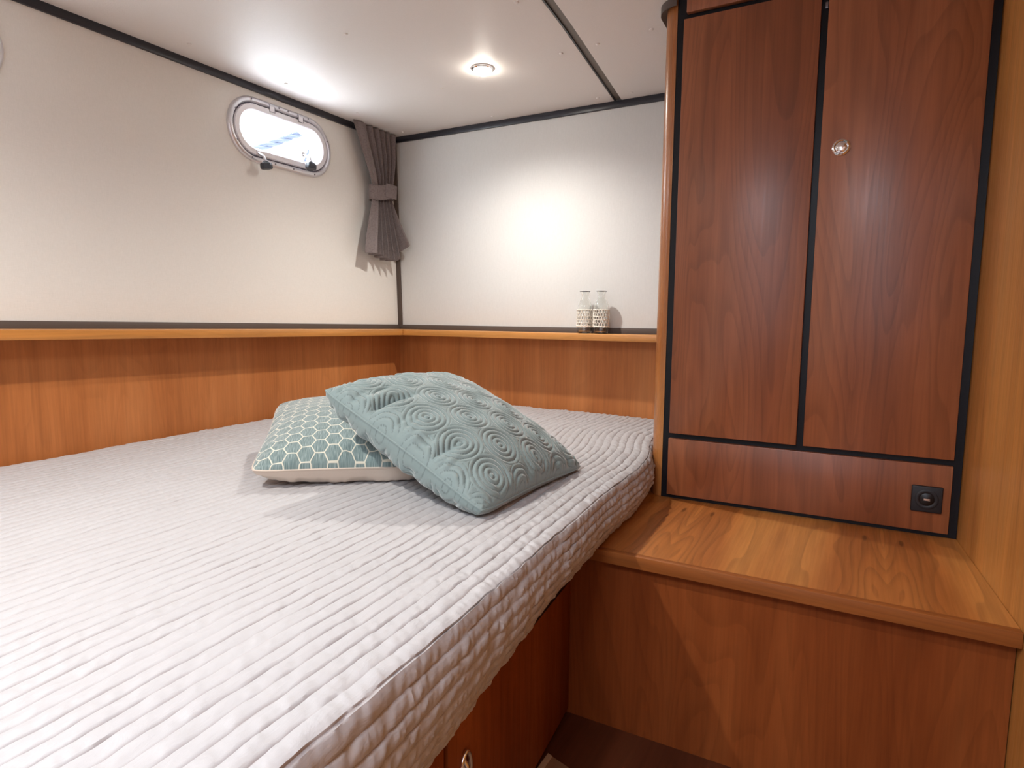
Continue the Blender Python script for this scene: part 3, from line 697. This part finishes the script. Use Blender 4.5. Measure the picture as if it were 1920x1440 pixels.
# ------------------------------------------------------------------ cushions
def cushion(O, E1, E2, size, thick, low, n, pattern=None, seed=1, pinch=.055, dent=None, flat=None):
    """O centre; E1,E2 unit edge directions; returns front and back meshes"""
    O, E1, E2 = np.array(O, float), np.array(E1, float), np.array(E2, float)
    E1 /= np.linalg.norm(E1); E2 -= E1*E1.dot(E2); E2 /= np.linalg.norm(E2); N = np.cross(E1, E2)
    if N[2] < 0: N = -N
    h = size/2; out = []
    tt = np.linspace(-1, 1, n); tt = np.sin(tt*np.pi/2)*.35+tt*.65
    a, b = np.meshgrid(tt, tt, indexing='ij')
    wob = .010*vnoise(a*3+seed, b*3, seed)
    for sgn, T in ((1, thick), (-1, low)):
        cnr = 1-.045*(np.abs(a*b))**7
        px = h*a*(1-pinch*(1-b**2)*np.abs(a)**1.5)*cnr; py = h*b*(1-pinch*(1-a**2)*np.abs(b)**1.5)*cnr
        q = np.clip((1-np.abs(a)**2.3)*(1-np.abs(b)**2.3), 0, 1)
        z = T*q**(.50 if sgn > 0 else .36)
        ed = np.minimum(1-np.abs(a), 1-np.abs(b))
        # seam puckers radiating inwards
        along = np.where(np.abs(a) > np.abs(b), b, a)
        pk = vnoise(along*11+seed, ed*2.5+3*seed, seed+3)+.6*vnoise(along*23, ed*4, seed+4)
        z = z+T*.10*pk*np.exp(-ed/.16)*sstep(0, .06, ed)
        z = z+T*.07*vnoise(a*2.3+seed, b*2.3, seed+8)*q
        if dent is not None and sgn > 0:
            for (da, db, ax_, ln, wd_, dp) in dent:
                ca, sa = math.cos(ax_), math.sin(ax_)
                l_ = (a-da)*ca+(b-db)*sa; w2 = -(a-da)*sa+(b-db)*ca
                z = z-dp*np.exp(-(w2/wd_)**2)*sstep(-ln, 0, l_+0)*(1-sstep(0, ln, l_-ln*.2))*sstep(0, .10, ed+.04)
        st = np.zeros_like(a)
        P = O+px[..., None]*E1+py[..., None]*E2+(sgn*z)[..., None]*N
        if pattern:
            zz2, st = pattern(px, py, sgn)
            nn = np.cross(np.gradient(P, axis=0), np.gradient(P, axis=1)); nn /= np.maximum(np.linalg.norm(nn, axis=-1, keepdims=True), 1e-9)
            if (nn[n//2, n//2].dot(N))*sgn < 0: nn = -nn
            P = P+nn*(zz2*sstep(0, .07, ed))[..., None]
        if flat is not None: P[..., 2] = np.maximum(P[..., 2], flat(P[..., 0], P[..., 1]))
        if sgn < 0: P = P[::-1]; a2 = px[::-1]; b2 = py[::-1]; st = st[::-1]
        else: a2, b2 = px, py
        out.append(grid_mesh('c', P, uv=np.stack([a2, b2], -1), attrs={'stitch': st}))
    # piping-like seam line all round
    per = [(t_, -1) for t_ in np.linspace(-1, 1, 40)]+[(1, t_) for t_ in np.linspace(-1, 1, 40)][1:]+[(t_, 1) for t_ in np.linspace(1, -1, 40)][1:]+[(-1, t_) for t_ in np.linspace(1, -1, 40)][1:-1]
    pts = []
    for a0, b0 in per:
        k0 = 1-.045*abs(a0*b0)**7; x0 = h*a0*(1-pinch*(1-b0**2)*abs(a0)**1.5)*k0; y0 = h*b0*(1-pinch*(1-a0**2)*abs(b0)**1.5)*k0
        pts.append(tuple(O+x0*E1+y0*E2))
    return out, pts
rs = random.Random(5)
RC = []
for r in range(-4, 5):
    for c_ in range(-4, 5):
        RC.append((c_*.096+(r % 2)*.048+rs.uniform(-.003, .003)+.006, r*.083+rs.uniform(-.003, .003)+.01))
def rings(px, py, sgn):
    best = np.full(px.shape, 9.0)
    ang = np.zeros(px.shape)
    for cx, cy in RC:
        dd = np.hypot(px-cx, py-cy); m1 = dd < best; ang = np.where(m1, np.arctan2(py-cy, px-cx), ang); best = np.where(m1, dd, best)
    P0 = .0115; ph = (best+.0050)/P0; fr = ph-np.floor(ph); d = np.minimum(fr, 1-fr)
    groove = np.clip(d/.5, 0, 1)**.42
    z = .0042*groove; z = np.where(best > .0505, .0042, z)
    z = np.where(best < .0020, .0042, z)
    st = np.where((d < .07) & (best < .050) & (np.sin(ang*np.maximum(best, .004)*2*np.pi/.0048) > -.35), .8, 0.0)
    return z, st
BED = lambda x, y: .8755+0*x
# hexagon cushion lying flat behind
P = np.array([-1.112, .872, .918]); Rr = np.array([-.782, 1.172, .905]); Q = np.array([-1.408, 1.194, .992])
e1 = Rr-P; e1 /= np.linalg.norm(e1); e2 = Q-P; e2 -= e1*e1.dot(e2); e2 /= np.linalg.norm(e2)
ctr = P+.225*e1+.225*e2
hx_ = empty('cushion', (float(ctr[0]), float(ctr[1]), .876), 'square cushion with teal hexagon pattern and cream back lying flat on the bed', 'cushion')
(fm, bm_), pts = cushion(ctr, e1, e2, .465, .074, .075, 120, seed=3, pinch=.05, flat=lambda x, y: .8762+0*x)
co = np.empty(len(fm.vertices)*3, np.float32); fm.vertices.foreach_get('co', co); co = co.reshape(-1, 3)
HM = np.full((160, 160), -9.0); G0 = (-1.6, .7); gs = .008
np.maximum.at(HM, (((co[:, 0]-G0[0])/gs).astype(int).clip(0, 159), ((co[:, 1]-G0[1])/gs).astype(int).clip(0, 159)), co[:, 2])
def hextop(x, y):
    i = ((x-G0[0])/gs).astype(int).clip(0, 159); j = ((y-G0[1])/gs).astype(int).clip(0, 159)
    return np.maximum(np.maximum(HM[i, j], HM[np.minimum(i+1, 159), j])+.001, .8762)
finish('patterned_front', fm, M['hex'], hx_); finish('plain_back', bm_, M['cream'], hx_)['label'] = 'cream cotton back of the cushion'
sb_ = bmesh.new(); add_tube(sb_, pts, .0022, 6, closed=True); finish('seam', bm_mesh(sb_), M['cream'], hx_)
# teal ring-quilted cushion leaning on it
Bc = np.array([-.588, .957, .890]); Cc = np.array([-.600, 1.414, .892]); Ac = np.array([-.948, .968, 1.066])
e1 = Ac-Bc; e1 /= np.linalg.norm(e1); e2 = Cc-Bc; e2 -= e1*e1.dot(e2); e2 /= np.linalg.norm(e2)
ctr = Bc+.2275*e1+.2275*e2
tc = empty('cushion', (float(ctr[0]), float(ctr[1]), .876), 'light teal velvet cushion quilted in concentric circles leaning on the hexagon cushion', 'cushion')
(fm, bm_), pts = cushion(ctr, e1, e2, .468, .074, .080, 330, pattern=rings, seed=9, pinch=.05, flat=hextop,
                        dent=[(.42, -.78, 1.75, .34, .05, .026), (.60, -.70, 1.5, .25, .05, .008), (-.35, -.88, 1.75, .22, .04, .012)])
finish('quilted_front', fm, M['teal'], tc); finish('quilted_back', bm_, M['teal'], tc)
sb_ = bmesh.new(); add_tube(sb_, pts, .0024, 6, closed=True); finish('seam', bm_mesh(sb_), M['teal'], tc)

# ------------------------------------------------------------------ glass bottles on the ledge
def bottle(x, y, z, label, rot=0):
    o = empty('glass_bottle', (x, y, z), label, 'bottle', 'glass bottles on the ledge')
    prof = [(0, .004), (.024, .004), (.0255, .008), (.0258, .09), (.024, .103), (.017, .119), (.0118, .128), (.0112, .140), (.013, .150), (.0168, .1600),
            (.0185, .1620), (.0180, .1635), (.0150, .1610), (.0108, .151), (.0092, .140), (.0096, .128), (.0148, .117), (.0218, .102), (.0236, .089), (.0236, .011), (.021, .0085), (0, .0085)]
    prof = [(0, 0), (.0245, 0), (.0272, .003), (.0275, .102), (.0265, .112), (.0230, .121), (.0175, .129), (.0138, .136), (.0130, .146), (.0150, .155), (.0185, .161), (.0198, .1625), (.0190, .1640), (.0160, .1610), (.0125, .153), (.0108, .146), (.0116, .137), (.0155, .129), (.0210, .120), (.0243, .111), (.0253, .101), (.0253, .009), (.023, .007), (0, .007)]
    bm = bmesh.new(); add_lathe(bm, prof, Matrix.Translation((x, y, z)), 48)
    finish('bottle_glass', bm_mesh(bm), M['glass'], o)
    bm = bmesh.new(); add_lathe(bm, [(.0178, .1612), (.0204, .1612), (.0204, .1634), (.0178, .1634)], Matrix.Translation((x, y, z)), 32, True)
    finish('rim', bm_mesh(bm), M['steel'], o)
    # crocheted cotton sleeve: wavy hoops tied by short uprights
    bm = bmesh.new(); R0 = .0296; rows = 5; nc = 16; z0, z1 = .028, .091
    for i in range(rows+1):
        zz = z0+(z1-z0)*i/rows
        add_tube(bm, [(x+R0*math.cos(a), y+R0*math.sin(a), z+zz+.0008*math.sin(nc*a+i*2)) for a in np.linspace(0, 2*math.pi, 80, endpoint=False)], .0017 if 0 < i < rows else .0025, 6, closed=True)
    for i in range(rows):
        for k in range(nc):
            a = 2*math.pi*(k+.5*(i % 2))/nc+rot; za_, zb2_ = z0+(z1-z0)*i/rows, z0+(z1-z0)*(i+1)/rows; da = .05*math.sin(k*1.7+i)
            add_tube(bm, [(x+R0*math.cos(a), y+R0*math.sin(a), z+za_), (x+R0*1.02*math.cos(a+da*.5), y+R0*1.02*math.sin(a+da*.5), z+(za_+zb2_)/2), (x+R0*math.cos(a+da), y+R0*math.sin(a+da), z+zb2_)], .0018, 5)
    finish('crochet_sleeve', bm_mesh(bm), M['thread'], o)
    return o
bottle(-.938, 2.287, 1.1867, 'left one of two small clear glass bottles with crochet sleeve on the back ledge')
bottle(-.868, 2.282, 1.1867, 'right one of two small clear glass bottles, nearer the wardrobe, on the back ledge', .1)

rope('mooring_rope', (-2.53, 1.80, 1.90), (-2.30, 2.34, 2.20), .016, 'thick blue-grey mooring line crossing diagonally outside the porthole')
rope('mooring_rope', (-2.30, 2.10, 1.85), (-2.30, 2.30, 2.24), .006, 'thin pale line hanging outside the porthole at its right end', 0)
